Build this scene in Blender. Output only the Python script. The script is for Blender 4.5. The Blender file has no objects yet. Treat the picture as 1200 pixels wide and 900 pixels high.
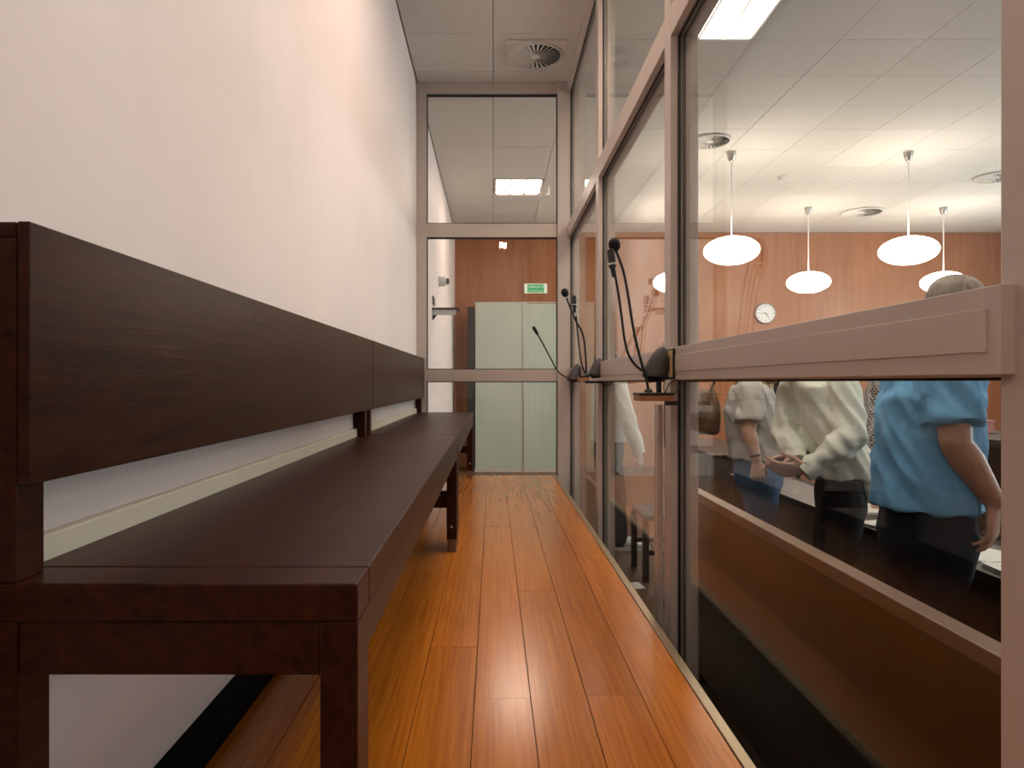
import bpy, bmesh, math, random
from mathutils import Vector, Matrix, noise
random.seed(7)
PI = math.pi
C = bpy.context.scene.collection
S = bpy.context.scene

# ---------------------------------------------------------------- camera, world, lights, exposure
EYE = 0.736
cam_d = bpy.data.cameras.new('camera')
cam = bpy.data.objects.new('camera', cam_d); C.objects.link(cam)
cam.location = (0, 0, EYE); cam.rotation_euler = (PI/2, 0, 0)
cam_d.sensor_width = 36; cam_d.lens = 24.0
cam_d.shift_x = 22/1200; cam_d.shift_y = -2/1200
cam_d.clip_start = 0.02
S.camera = cam

w = bpy.data.worlds.new('daylight'); S.world = w; w.use_nodes = True
bg = w.node_tree.nodes['Background']; bg.inputs[0].default_value = (0.75, 0.86, 1.0, 1); bg.inputs[1].default_value = 0.3
S.view_settings.view_transform = 'Standard'; S.view_settings.look = 'None'
S.view_settings.gamma = 1; S.view_settings.use_curve_mapping = False
S.view_settings.exposure = 0.16
S.cycles.transparent_max_bounces = 24
S.cycles.max_bounces = 10
PENDANT_L = 19.0
PANEL_L = 17.0
DOCK_L = 27.0
DAY_W = 140.0
for i, (y0, y1) in enumerate(((1.6, 4.4), (5.4, 9.2))):        # daylight standing outside the two courtroom windows
    l = bpy.data.lights.new('window_daylight', 'AREA'); l.shape = 'RECTANGLE'; l.size = 2.0; l.size_y = y1-y0
    l.energy = DAY_W*(y1-y0)/2.8; l.color = (0.80, 0.90, 1.0)
    o = bpy.data.objects.new('window_daylight', l); C.objects.link(o)
    o.location = (8.85, (y0+y1)/2, 1.3); o.rotation_euler = (0, PI/2, 0)

# ---------------------------------------------------------------- materials
def mat(name, col, rough=0.5, metal=0.0, spec=0.5, emit=None):
    m = bpy.data.materials.new(name); m.use_nodes = True
    p = m.node_tree.nodes['Principled BSDF']
    p.inputs['Base Color'].default_value = (*col, 1); p.inputs['Roughness'].default_value = rough
    p.inputs['Metallic'].default_value = metal; p.inputs['Specular IOR Level'].default_value = spec
    if emit:
        p.inputs['Emission Color'].default_value = (*emit[0], 1); p.inputs['Emission Strength'].default_value = emit[1]
    return m
def N(m, t, **kw):
    n = m.node_tree.nodes.new(t)
    for k, v in kw.items(): setattr(n, k, v)
    return n
def L(m, a, b): m.node_tree.links.new(a, b)
def grained(name, c0, c1, scale, nscale=4.0, rough=0.4, bump=0.02, detail=6, spec=0.5, per_object=0.0, rvar=0.0, wave=None, lo=0.3, hi=0.7):
    """noise stretched by scale (object space) mixed between c0 and c1"""
    m = mat(name, c0, rough, spec=spec); p = m.node_tree.nodes['Principled BSDF']
    tc = N(m, 'ShaderNodeTexCoord'); mp = N(m, 'ShaderNodeMapping'); mp.inputs['Scale'].default_value = scale
    L(m, tc.outputs['Object'], mp.inputs['Vector'])
    src = mp.outputs['Vector']
    if per_object:
        oi = N(m, 'ShaderNodeObjectInfo'); mu = N(m, 'ShaderNodeMath', operation='MULTIPLY'); mu.inputs[1].default_value = 40
        L(m, oi.outputs['Random'], mu.inputs[0]); ad = N(m, 'ShaderNodeVectorMath', operation='ADD')
        L(m, src, ad.inputs[0]); L(m, mu.outputs[0], ad.inputs[1]); src = ad.outputs[0]
    nz = N(m, 'ShaderNodeTexNoise'); nz.inputs['Scale'].default_value = nscale; nz.inputs['Detail'].default_value = detail
    nz.inputs['Roughness'].default_value = 0.65; nz.inputs['Distortion'].default_value = 0.4
    L(m, src, nz.inputs['Vector'])
    rp = N(m, 'ShaderNodeValToRGB'); rp.color_ramp.elements[0].position = lo; rp.color_ramp.elements[1].position = hi
    rp.color_ramp.elements[0].color = (*c0, 1); rp.color_ramp.elements[1].color = (*c1, 1)
    L(m, nz.outputs[0], rp.inputs[0])
    out = rp.outputs[0]
    if per_object:
        mr = N(m, 'ShaderNodeMapRange'); mr.inputs[3].default_value = 1-per_object; mr.inputs[4].default_value = 1+per_object
        L(m, oi.outputs['Random'], mr.inputs[0])
        hs = N(m, 'ShaderNodeHueSaturation'); L(m, mr.outputs[0], hs.inputs['Value']); L(m, out, hs.inputs['Color']); out = hs.outputs[0]
    L(m, out, p.inputs['Base Color'])
    if rvar:
        r2 = N(m, 'ShaderNodeMapRange'); r2.inputs[3].default_value = rough-rvar; r2.inputs[4].default_value = rough+rvar
        L(m, nz.outputs[0], r2.inputs[0]); L(m, r2.outputs[0], p.inputs['Roughness'])
    if bump:
        b = N(m, 'ShaderNodeBump'); b.inputs['Strength'].default_value = bump; b.inputs['Distance'].default_value = 0.01
        L(m, nz.outputs[0], b.inputs['Height']); L(m, b.outputs[0], p.inputs['Normal'])
    return m
def glass_mat(name, tint=(0.94, 0.965, 0.955), k=0.6):
    """clear pane: see-through plus a mirror image whose strength follows Schlick's law"""
    m = bpy.data.materials.new(name); m.use_nodes = True; nt = m.node_tree
    for n in list(nt.nodes): nt.nodes.remove(n)
    out = N(m, 'ShaderNodeOutputMaterial'); mx = N(m, 'ShaderNodeMixShader')
    tr = N(m, 'ShaderNodeBsdfTransparent'); tr.inputs[0].default_value = (*tint, 1)
    gl = N(m, 'ShaderNodeBsdfGlossy'); gl.inputs['Roughness'].default_value = 0.0; gl.inputs['Color'].default_value = (1, 1, 1, 1)
    ge = N(m, 'ShaderNodeNewGeometry'); dt = N(m, 'ShaderNodeVectorMath', operation='DOT_PRODUCT')
    L(m, ge.outputs['Normal'], dt.inputs[0]); L(m, ge.outputs['Incoming'], dt.inputs[1])
    ab = N(m, 'ShaderNodeMath', operation='ABSOLUTE'); L(m, dt.outputs['Value'], ab.inputs[0])
    sb = N(m, 'ShaderNodeMath', operation='SUBTRACT', use_clamp=True); sb.inputs[0].default_value = 1; L(m, ab.outputs[0], sb.inputs[1])
    pw = N(m, 'ShaderNodeMath', operation='POWER'); pw.inputs[1].default_value = 5; L(m, sb.outputs[0], pw.inputs[0])
    ml = N(m, 'ShaderNodeMath', operation='MULTIPLY_ADD', use_clamp=True); ml.inputs[1].default_value = 0.96*k; ml.inputs[2].default_value = 0.04*k
    L(m, pw.outputs[0], ml.inputs[0])
    L(m, ml.outputs[0], mx.inputs[0]); L(m, tr.outputs[0], mx.inputs[1]); L(m, gl.outputs[0], mx.inputs[2]); L(m, mx.outputs[0], out.inputs[0])
    return m

M = {}
M['wall'] = grained('white_plaster', (0.80, 0.705, 0.675), (0.84, 0.74, 0.71), (1, 1, 1), 3, 0.55, 0.0)
M['tile'] = grained('ceiling_tile_board', (0.60, 0.565, 0.52), (0.70, 0.665, 0.62), (1, 1, 1), 60, 0.9, 0.05, per_object=0.03)
M['joint'] = mat('ceiling_joint', (0.10, 0.09, 0.08), 0.9)
M['plank'] = grained('bamboo_plank', (0.33, 0.090, 0.008), (0.62, 0.215, 0.022), (70, 1.5, 70), 1.6, 0.21, 0.0, 5, per_object=0.08, lo=0.25, hi=0.78)
M['under'] = mat('floor_gap', (0.03, 0.015, 0.006), 0.8)
M['oak'] = grained('dark_stained_oak', (0.011, 0.0030, 0.0017), (0.066, 0.0190, 0.0075), (30, 3.0, 30), 1.5, 0.36, 0.10, 8, rvar=0.05, spec=0.11, lo=0.25, hi=0.8)
M['alu'] = grained('grey_beige_painted_metal', (0.50, 0.43, 0.385), (0.53, 0.455, 0.41), (1, 1, 1), 3, 0.38, 0.0)
M['gasket'] = mat('black_rubber_gasket', (0.008, 0.007, 0.007), 0.6)
M['glass'] = glass_mat('clear_pane')
M['brass'] = mat('brass_plate', (0.80, 0.60, 0.30), 0.45, 0.5)
M['trim'] = mat('floor_edge_metal', (0.42, 0.33, 0.22), 0.35, 0.8)
M['black'] = mat('black_plastic', (0.010, 0.009, 0.010), 0.42)
M['dgrey'] = grained('dark_grey_plastic', (0.045, 0.04, 0.043), (0.065, 0.058, 0.06), (1, 1, 1), 30, 0.5, 0.02)
M['silver'] = mat('brushed_metal', (0.5, 0.47, 0.45), 0.3, 0.9)
M['foam'] = grained('black_foam', (0.006, 0.004, 0.005), (0.014, 0.011, 0.012), (1, 1, 1), 300, 0.95, 0.3)
M['ledge'] = grained('orange_wood', (0.34, 0.15, 0.055), (0.46, 0.22, 0.09), (6, 40, 40), 2, 0.45, 0.02)
M['panelwood'] = grained('cherry_veneer', (0.28, 0.092, 0.028), (0.39, 0.148, 0.054), (9, 9, 0.7), 1.4, 0.42, 0.015, per_object=0.05)
M['courtwood'] = grained('brown_court_furniture', (0.013, 0.0045, 0.002), (0.030, 0.011, 0.005), (18, 2, 18), 1.6, 0.4, 0.04)
M['strip'] = grained('lighter_edge_wood', (0.13, 0.068, 0.043), (0.18, 0.098, 0.062), (18, 2, 18), 1.6, 0.4, 0.02)
M['courtfloor'] = grained('court_floor_wood', (0.075, 0.036, 0.018), (0.14, 0.07, 0.036), (12, 1.2, 12), 2, 0.45, 0.03)
M['frost'] = grained('pale_green_frosted_glass', (0.38, 0.43, 0.365), (0.46, 0.51, 0.44), (1, 1, 0.4), 1.2, 0.28, 0.0, 2)
M['lamp'] = mat('lit_opal_glass', (0.9, 0.9, 0.88), 0.4, emit=((1.0, 0.86, 0.72), PENDANT_L))
M['panel'] = mat('lit_fluorescent_diffuser', (0.9, 0.9, 0.88), 0.4, emit=((1.0, 0.86, 0.71), PANEL_L))
M['panel_dock'] = mat('lit_dock_diffuser', (0.9, 0.9, 0.88), 0.4, emit=((1.0, 0.77, 0.64), DOCK_L))
M['panel_small'] = mat('lit_small_diffuser', (0.9, 0.9, 0.88), 0.4, emit=((1.0, 0.77, 0.64), DOCK_L*3.4))
M['white'] = mat('white_enamel', (0.75, 0.73, 0.70), 0.4)
M['white_dull'] = mat('white_plastic', (0.62, 0.60, 0.57), 0.45)
M['paper'] = grained('printed_paper', (0.62, 0.61, 0.58), (0.78, 0.77, 0.73), (1, 22, 1), 6, 0.7, 0.0)
M['green'] = mat('exit_sign_green', (0.0, 0.30, 0.09), 0.4, emit=((0.0, 0.42, 0.12), 0.35))
M['signwhite'] = mat('exit_sign_white', (0.80, 0.82, 0.74), 0.4, emit=((0.8, 0.9, 0.75), 0.25))
M['clockface'] = mat('clock_face', (0.80, 0.80, 0.80), 0.35)
M['ink'] = mat('black_ink', (0.012, 0.012, 0.014), 0.5)
M['pink'] = mat('dusty_pink_card', (0.50, 0.22, 0.20), 0.7)
M['upholstery'] = grained('grey_upholstery', (0.10, 0.095, 0.10), (0.15, 0.145, 0.15), (1, 1, 1), 90, 0.9, 0.1)
M['darkchair'] = grained('black_upholstery', (0.012, 0.010, 0.011), (0.022, 0.019, 0.020), (1, 1, 1), 60, 0.7, 0.05)
M['leather'] = grained('brown_leather', (0.09, 0.042, 0.018), (0.16, 0.08, 0.035), (1, 1, 1), 20, 0.5, 0.1)
M['skirt'] = mat('black_skirting', (0.003, 0.003, 0.003), 0.8, spec=0.1)

# ---------------------------------------------------------------- mesh helpers
class MB:
    def __init__(s): s.v = []; s.f = []; s.smooth = False
    def box(s, x0, x1, y0, y1, z0, z1):
        b = len(s.v)
        s.v += [(x0,y0,z0),(x1,y0,z0),(x1,y1,z0),(x0,y1,z0),(x0,y0,z1),(x1,y0,z1),(x1,y1,z1),(x0,y1,z1)]
        s.f += [tuple(b+i for i in q) for q in ((0,3,2,1),(4,5,6,7),(0,1,5,4),(1,2,6,5),(2,3,7,6),(3,0,4,7))]
        return s
    def hexa(s, pts):                                    # eight corners, bottom four then top four
        b = len(s.v); s.v += [tuple(p) for p in pts]
        s.f += [tuple(b+i for i in q) for q in ((0,3,2,1),(4,5,6,7),(0,1,5,4),(1,2,6,5),(2,3,7,6),(3,0,4,7))]
        return s
    def loft(s, secs, n=20, caps=True):                  # secs: (centre, u, v) half-axis vectors
        b = len(s.v)
        for c, u, v in secs:
            c = Vector(c); u = Vector(u); v = Vector(v)
            for i in range(n):
                a = 2*PI*i/n; s.v.append(tuple(c + u*math.cos(a) + v*math.sin(a)))
        k = len(secs)
        for j in range(k-1):
            for i in range(n):
                i2 = (i+1) % n
                s.f.append((b+j*n+i, b+j*n+i2, b+(j+1)*n+i2, b+(j+1)*n+i))
        if caps:
            s.f.append(tuple(b+i for i in reversed(range(n)))); s.f.append(tuple(b+(k-1)*n+i for i in range(n)))
        s.smooth = True
        return s
    def tube(s, pts, r, n=10, sub=0):
        pts = [Vector(p) for p in pts]; rs = [r]*len(pts) if not hasattr(r, '__len__') else list(r)
        for _ in range(sub):                             # round the bends
            q = [pts[0]]; qr = [rs[0]]
            for i in range(len(pts)-1):
                a, b2 = pts[i], pts[i+1]
                q += [a*0.75+b2*0.25, a*0.25+b2*0.75]; qr += [rs[i]*0.75+rs[i+1]*0.25, rs[i]*0.25+rs[i+1]*0.75]
            q.append(pts[-1]); qr.append(rs[-1]); pts, rs = q, qr
        secs = []; ref = None
        for i, p in enumerate(pts):
            t = (pts[min(i+1, len(pts)-1)] - pts[max(i-1, 0)]).normalized()
            if ref is None:
                ref = Vector((0, 0, 1)) if abs(t.z) < 0.9 else Vector((1, 0, 0))
                u = t.cross(ref).normalized()
            else:
                u = (u - t*u.dot(t)).normalized()
            v = t.cross(u)
            secs.append((p, u*rs[i], v*rs[i]))
        return s.loft(secs, n)
    def lathe(s, prof, c, axis=(0, 0, 1), n=32):          # prof: (radius, height)
        ax = Vector(axis).normalized(); ref = Vector((1, 0, 0)) if abs(ax.x) < 0.9 else Vector((0, 1, 0))
        u = (ref - ax*ref.dot(ax)).normalized(); v = ax.cross(u); c = Vector(c)
        return s.loft([(c+ax*h, u*max(r, 1e-4), v*max(r, 1e-4)) for r, h in prof], n)
    def ball(s, c, r, n=16, m=8):
        rx, ry, rz = r if hasattr(r, '__len__') else (r, r, r)
        secs = []
        for j in range(m+1):
            a = -PI/2 + PI*j/m; cr = max(math.cos(a), 0.02)
            secs.append(((c[0], c[1], c[2]+rz*math.sin(a)), (rx*cr, 0, 0), (0, ry*cr, 0)))
        return s.loft(secs, n)
    def build(s, name, m=None, parent=None, bevel=0.0, smooth=None, recalc=True):
        off = Vector((0, 0, 0)); q = parent
        while q: off += q.location; q = q.parent
        me = bpy.data.meshes.new(name)
        me.from_pydata([tuple(Vector(p)-off) for p in s.v], [], s.f); me.validate(); me.update()
        if recalc:
            bm = bmesh.new(); bm.from_mesh(me); bmesh.ops.recalc_face_normals(bm, faces=bm.faces); bm.to_mesh(me); bm.free()
        sm = s.smooth if smooth is None else smooth
        if sm:
            for p in me.polygons: p.use_smooth = True
            try: me.set_sharp_from_angle(angle=math.radians(42))
            except Exception: pass
        if m: me.materials.append(m)
        o = bpy.data.objects.new(name, me); C.objects.link(o)
        if parent: o.parent = parent
        if bevel:
            b = o.modifiers.new('edge', 'BEVEL'); b.width = bevel; b.segments = 2; b.limit_method = 'ANGLE'
        return o
def box(name, m, parent, *a, bevel=0.0): return MB().box(*a).build(name, m, parent, bevel)
def tag(o, label=None, cat=None, group=None, kind=None):
    if label: o['label'] = label
    if cat: o['category'] = cat
    if group: o['group'] = group
    if kind: o['kind'] = kind
    return o
def thing(name, loc, label=None, cat=None, group=None, kind=None):
    o = bpy.data.objects.new(name, None); o.empty_display_size = 0.05; C.objects.link(o); o.location = loc
    return tag(o, label, cat, group, kind)
def dup(root, loc, label, group=None):
    r = root.copy(); C.objects.link(r); r.location = loc; r['label'] = label
    if group: r['group'] = group
    for ch in list(root.children):
        c = ch.copy(); C.objects.link(c); c.parent = r
        for g in list(ch.children):
            d = g.copy(); C.objects.link(d); d.parent = c
    return r
def text_mb(txt, size, depth=0.002):
    cu = bpy.data.curves.new('lettering', 'FONT'); cu.body = txt; cu.size = size; cu.extrude = depth/2
    cu.align_x = 'CENTER'; cu.align_y = 'CENTER'; cu.resolution_u = 2
    o = bpy.data.objects.new('lettering', cu); C.objects.link(o)
    dg = bpy.context.evaluated_depsgraph_get(); dg.update()
    me = bpy.data.meshes.new_from_object(o.evaluated_get(dg))
    mb = MB(); mb.v = [tuple(v.co) for v in me.vertices]; mb.f = [tuple(p.vertices) for p in me.polygons]
    bpy.data.objects.remove(o); bpy.data.curves.remove(cu); bpy.data.meshes.remove(me)
    return mb

# ---------------------------------------------------------------- room shell
XW, CEIL, YEND, YFAR, CF = -0.607, 3.106, 5.40, 10.80, -0.60   # left wall, ceiling, end glazing, far wall, courtroom floor
XI, XG = 0.583, 0.62                                            # inner face of the glazing frame, pane
def struct(name, mb, m, bevel=0.0): return tag(mb.build(name, m, None, bevel), kind='structure')
struct('wall_left', MB().box(XW-0.15, XW, -2.0, YFAR+0.1, CF, CEIL+0.2), M['wall'])
struct('wall_behind', MB().box(XW-0.15, 8.7, -2.15, -2.0, CF, CEIL+0.2), M['wall'])
wr = MB()
wins = ((1.6, 4.4), (5.4, 9.2))
wr.box(8.5, 8.7, -2.0, 1.6, CF, CEIL+0.2); wr.box(8.5, 8.7, 4.4, 5.4, CF, CEIL+0.2); wr.box(8.5, 8.7, 9.2, YFAR+0.1, CF, CEIL+0.2)
for a, b in wins: wr.box(8.5, 8.7, a, b, CF, 0.3); wr.box(8.5, 8.7, a, b, 2.3, CEIL+0.2)
struct('wall_right', wr, M['wall'])
for i, (a, b) in enumerate(wins):
    win = thing('window_%d' % (i+1), (8.6, (a+b)/2, 0.3), kind='structure')
    f = MB(); f.box(8.56, 8.64, a, a+.06, .3, 2.3).box(8.56, 8.64, b-.06, b, .3, 2.3).box(8.56, 8.64, a, b, .3, .36).box(8.56, 8.64, a, b, 2.24, 2.3).box(8.56, 8.64, (a+b)/2-.03, (a+b)/2+.03, .3, 2.3)
    f.build('window_frame', M['alu'], win)
    box('pane', M['glass'], win, 8.597, 8.603, a+.06, b-.06, .36, 2.24)
    box('window_sill', M['white'], win, 8.4, 8.56, a-.05, b+.05, .26, .295)
# far wall: cherry panels, each a piece
wf = tag(MB().box(XW, 8.7, YFAR+0.02, YFAR+0.2, CF, CEIL+0.2).build('wall_far', M['joint']), kind='structure')
pw0 = MB().box(0, 0.8985, YFAR, YFAR+0.02, CF, CEIL-0.005)
x = XW
first = None
for k in range(11):
    if first is None:
        o = pw0.build('wall_panel', M['panelwood'], wf); first = o
    else:
        o = first.copy(); C.objects.link(o); o.parent = wf
    o.location = (XW + 0.9*k, 0, 0)
# courtroom floor
struct('floor_1', MB().box(XW, 8.5, -2.0, YFAR, CF-0.1, CF), M['courtfloor'])
# raised dock floor: dark platform with bamboo planks
fl = tag(MB().box(XW, 0.476, -2.0, YEND, CF, -0.016).build('floor', M['under']), kind='structure')
PWID = 0.131
xs = [-0.567+PWID*k for k in range(8)]
starts = {0: 0.35, 1: 1.2, 2: 0.75, 3: 1.9, 4: 1.59-1.9, 5: 2.41-1.9, 6: 1.61-1.9, 7: 0.95-1.9}
shared = {}
for k, x0 in enumerate(xs):
    a = max(x0, -0.552); b = min(x0+PWID, 0.478)
    y = starts[k] - 1.9*2
    while y < YEND:
        y0, y1 = max(y, -2.0), min(y+1.9, YEND)
        if y1 - y0 > 0.02:
            dz = random.uniform(-0.0006, 0.0)
            key = (round(b-a, 4), round(y1-y0, 3))
            if key not in shared:
                o = MB().box(0, b-a-0.0016, 0, y1-y0-0.0016, -0.015, 0).build('plank', M['plank'], fl, bevel=0.0008); shared[key] = o
            else:
                o = shared[key].copy(); C.objects.link(o); o.parent = fl
            o.location = (a, y0, dz)
        y += 1.9
trim = thing('trim_1', (0.48, 0, 0), kind='structure')
MB().box(0.4785, 0.503, -2.0, YEND+0.02, -0.012, 0.0015).build('edge_strip', M['trim'], trim, bevel=0.002)
MB().box(0.478, 0.49, -2.0, YEND+0.02, CF, -0.0125).build('platform_face', M['under'], trim)
struct('baseboard_left', MB().box(XW, -0.556, -2.0, YEND, -0.015, 0.048), M['skirt'])
struct('trim_2', MB().box(XW+0.0005, XW+0.018, -2.0, YEND-0.06, 0.46, 0.535), grained('cream_painted_wood', (0.72, 0.64, 0.52), (0.78, 0.70, 0.58), (1, 1, 1), 5, 0.5), bevel=0.003)

# ceiling: dark backing with tiles
ce = tag(MB().box(XW, 8.5, -2.0, YFAR, CEIL+0.016, CEIL+0.1).build('ceiling', M['joint']), kind='structure')
TY = 0.56
tile0 = None
holes = []      # (x0,x1,y0,y1) cut for luminaires
LUM = [(1.2, 3.60), (1.2, 1.36), (0.0, 7.96), (3.6, 2.48), (0.0, 2.20), (0.07, -1.25)]  # the two out-of-view courtroom panels are added for more light
def lum_rect(i):
    x, y = LUM[i]
    return (x, x+(0.6 if i != 5 else 0.2), y, y+(1.12 if i not in (2, 4, 5) else 0.60))
holes = [lum_rect(i) for i in range(len(LUM))]
def in_hole(x0, x1, y0, y1):
    for h in holes:
        if x0 < h[1]-0.02 and x1 > h[0]+0.02 and y0 < h[3]-0.02 and y1 > h[2]+0.02: return h
    return None
rest = MB()
for k in range(-1, 14):
    x0 = max(0.6*k, XW)
    x1 = 0.6*k+0.6
    base = 4.64 if k < 1 else 4.72
    for j in range(-12, 12):
        y0, y1 = base+TY*j, base+TY*j+TY
        y0 = max(y0, -2.0); y1 = min(y1, YFAR)
        if y1-y0 < 0.03: continue
        X0, X1, Y0, Y1 = x0+0.0025, x1-0.0025, y0+0.0022, y1-0.0022
        seen = (k < 1 and y0 > 3.5) or (1 <= k <= 10 and y0 > 2.3)
        h = in_hole(x0, x1, y0, y1)
        if h and h[1]-h[0] < 0.5:
            for r in ((X0, h[0]-.003, Y0, Y1), (h[1]+.003, X1, Y0, Y1), (h[0]-.003, h[1]+.003, Y0, h[2]-.003), (h[0]-.003, h[1]+.003, h[3]+.003, Y1)):
                if r[1]-r[0] > .01 and r[3]-r[2] > .01: rest.box(*r, CEIL, CEIL+0.015)
            continue
        if h:
            for (ya, yb) in ((Y0, min(Y1, h[2]-0.003)), (max(Y0, h[3]+0.003), Y1)):
                if yb-ya > 0.02: MB().box(X0, X1, ya, yb, CEIL, CEIL+0.015).build('ceiling_tile', M['tile'], ce)
            continue
        if seen and abs(y1-y0-TY) < 1e-6:
            if tile0 is None:
                tile0 = MB().box(0, 0.595, 0, TY-0.0044, CEIL, CEIL+0.015).build('ceiling_tile', M['tile'], ce); o = tile0
            else:
                o = tile0.copy(); C.objects.link(o); o.parent = ce
            o.location = (0.6*k+0.0025, Y0, random.uniform(0, 0.001))
        elif seen:
            MB().box(X0, X1, Y0, Y1, CEIL, CEIL+0.015).build('ceiling_tile', M['tile'], ce)
        else: rest.box(X0, X1, Y0, Y1, CEIL, CEIL+0.015)
tag(rest.build('ceiling_tile_field', M['tile'], ce), kind='stuff')

# ---------------------------------------------------------------- ceiling luminaires
LUML = ['bright recessed ceiling luminaire at the top edge of the near glass pane',
        'added unseen ceiling luminaire brightening the courtroom above the nearest pane',
        'small square lit ceiling luminaire seen through the upper end pane',
        'added unseen ceiling luminaire brightening the courtroom desks',
        'recessed ceiling luminaire of the dock above the bench, out of view',
        'recessed ceiling luminaire of the dock behind the viewer, out of view']
for i in range(len(LUM)):
    x0, x1, y0, y1 = lum_rect(i)
    x0 += 0.01; x1 -= 0.01
    t = thing('ceiling_luminaire', ((x0+x1)/2, (y0+y1)/2, CEIL), LUML[i], 'ceiling light', 'recessed ceiling luminaires')
    f = MB(); f.box(x0, x0+.02, y0, y1, CEIL-.006, CEIL+.014).box(x1-.02, x1, y0, y1, CEIL-.006, CEIL+.014).box(x0, x1, y0, y0+.02, CEIL-.006, CEIL+.014).box(x0, x1, y1-.02, y1, CEIL-.006, CEIL+.014)
    f.build('frame', M['white'], t)
    ww = (x1-x0-.04)/3
    for q in range(3):
        a = x0+.02+ww*q
        MB().box(a+.009, a+ww-.009, y0+.02, y1-.02, CEIL+.002, CEIL+.008).build('diffuser', M['panel_small' if i == 5 else 'panel_dock' if i in (2, 4) else 'panel'], t)

    for q in (1, 2): MB().box(x0+.02+ww*q-.0085, x0+.02+ww*q+.0085, y0+.021, y1-.021, CEIL-.012, CEIL+.009).build('divider', M['silver'], t)
# ---------------------------------------------------------------- glazing to the courtroom (right side of the dock)
gw = thing('wall_glazed', (XG, 2.0, CF), kind='structure')
POST = [(-0.85, -0.77), (0.70, 0.785), (2.245, 2.325), (3.79, 3.875)]
XO = 0.675
for a, b in POST:
    MB().box(XI, XO, a, b, CF, CEIL).build('post', M['alu'], gw, bevel=0.002)
MB().box(0.508, XO, YEND-0.03, YEND+0.06, CF, CEIL).build('corner_post', M['alu'], gw, bevel=0.002)
EDGES = POST + [(YEND-0.03, YEND+0.06)]
RAILS = [(CF, CF+0.12), (0.742, 0.842), (1.875, 1.972), (CEIL-0.085, CEIL)]
for i in range(len(EDGES)-1):
    a, b = EDGES[i][1], EDGES[i+1][0]
    for (z0, z1) in RAILS:
        MB().box(XI, XO, a, b, z0, z1).build('rail', M['alu'], gw, bevel=0.002)
    for j in range(3):
        z0, z1 = RAILS[j][1], RAILS[j+1][0]
        MB().box(XG-.004, XG+.004, a+.004, b-.004, z0+.004, z1-.004).build('glass_pane', M['glass'], gw)
        g = MB(); t = 0.004
        for (xa, xb) in ((XG-.013, XG-.004), (XG+.004, XG+.013)):
            g.box(xa, xb, a, a+t, z0, z1).box(xa, xb, b-t, b, z0, z1).box(xa, xb, a, b, z0, z0+t).box(xa, xb, a, b, z1-t, z1)
        g.build('gasket', M['gasket'], gw)
# cable trunking on the middle rail
for (a, b) in ((0.762, 2.235), (2.34, 3.77)):
    tr = MB(); tr.box(0.566, XI+.001, a, b, 0.7445, 0.846).build('cable_trunking', M['alu'], gw, bevel=0.0015)
    MB().box(0.5635, 0.5665, a+.02, b-.01, 0.7705, 0.8205).build('trunking_cover', M['alu'], gw, bevel=0.0008)
# vertical conduit beside the near post
MB().box(0.566, XI+.001, 2.345, 2.40, -0.3, 0.66).build('cable_conduit', M['alu'], gw, bevel=0.002)

# ---------------------------------------------------------------- end glazing
ew = thing('wall_end', (0, YEND, CF), kind='structure')
Y0, Y1 = YEND, YEND+0.06
YG = YEND+0.03
XL0, XL1, XR0 = XW, -0.527, 0.508
MB().box(XL0, XL1, Y0, Y1, CF, CEIL).build('stile', M['alu'], ew, bevel=0.002)
ER = [(CF, CF+0.12), (0.742, 0.838), (1.884, 1.992), (3.018, CEIL)]
for z0, z1 in ER: MB().box(XL1, XR0, Y0, Y1, z0, z1).build('rail', M['alu'], ew, bevel=0.002)
for j in range(3):
    z0, z1 = ER[j][1], ER[j+1][0]
    MB().box(XL1+.004, XR0-.004, YG-.004, YG+.004, z0+.004, z1-.004).build('glass_pane', M['glass'], ew)
    g = MB(); t = 0.006
    for (ya, yb) in ((YG-.024, YG-.004), (YG+.004, YG+.024)):
        g.box(XL1, XL1+t, ya, yb, z0, z1).box(XR0-t, XR0, ya, yb, z0, z1).box(XL1, XR0, ya, yb, z0, z0+t).box(XL1, XR0, ya, yb, z1-t, z1)
    g.build('gasket', M['gasket'], ew)

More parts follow.
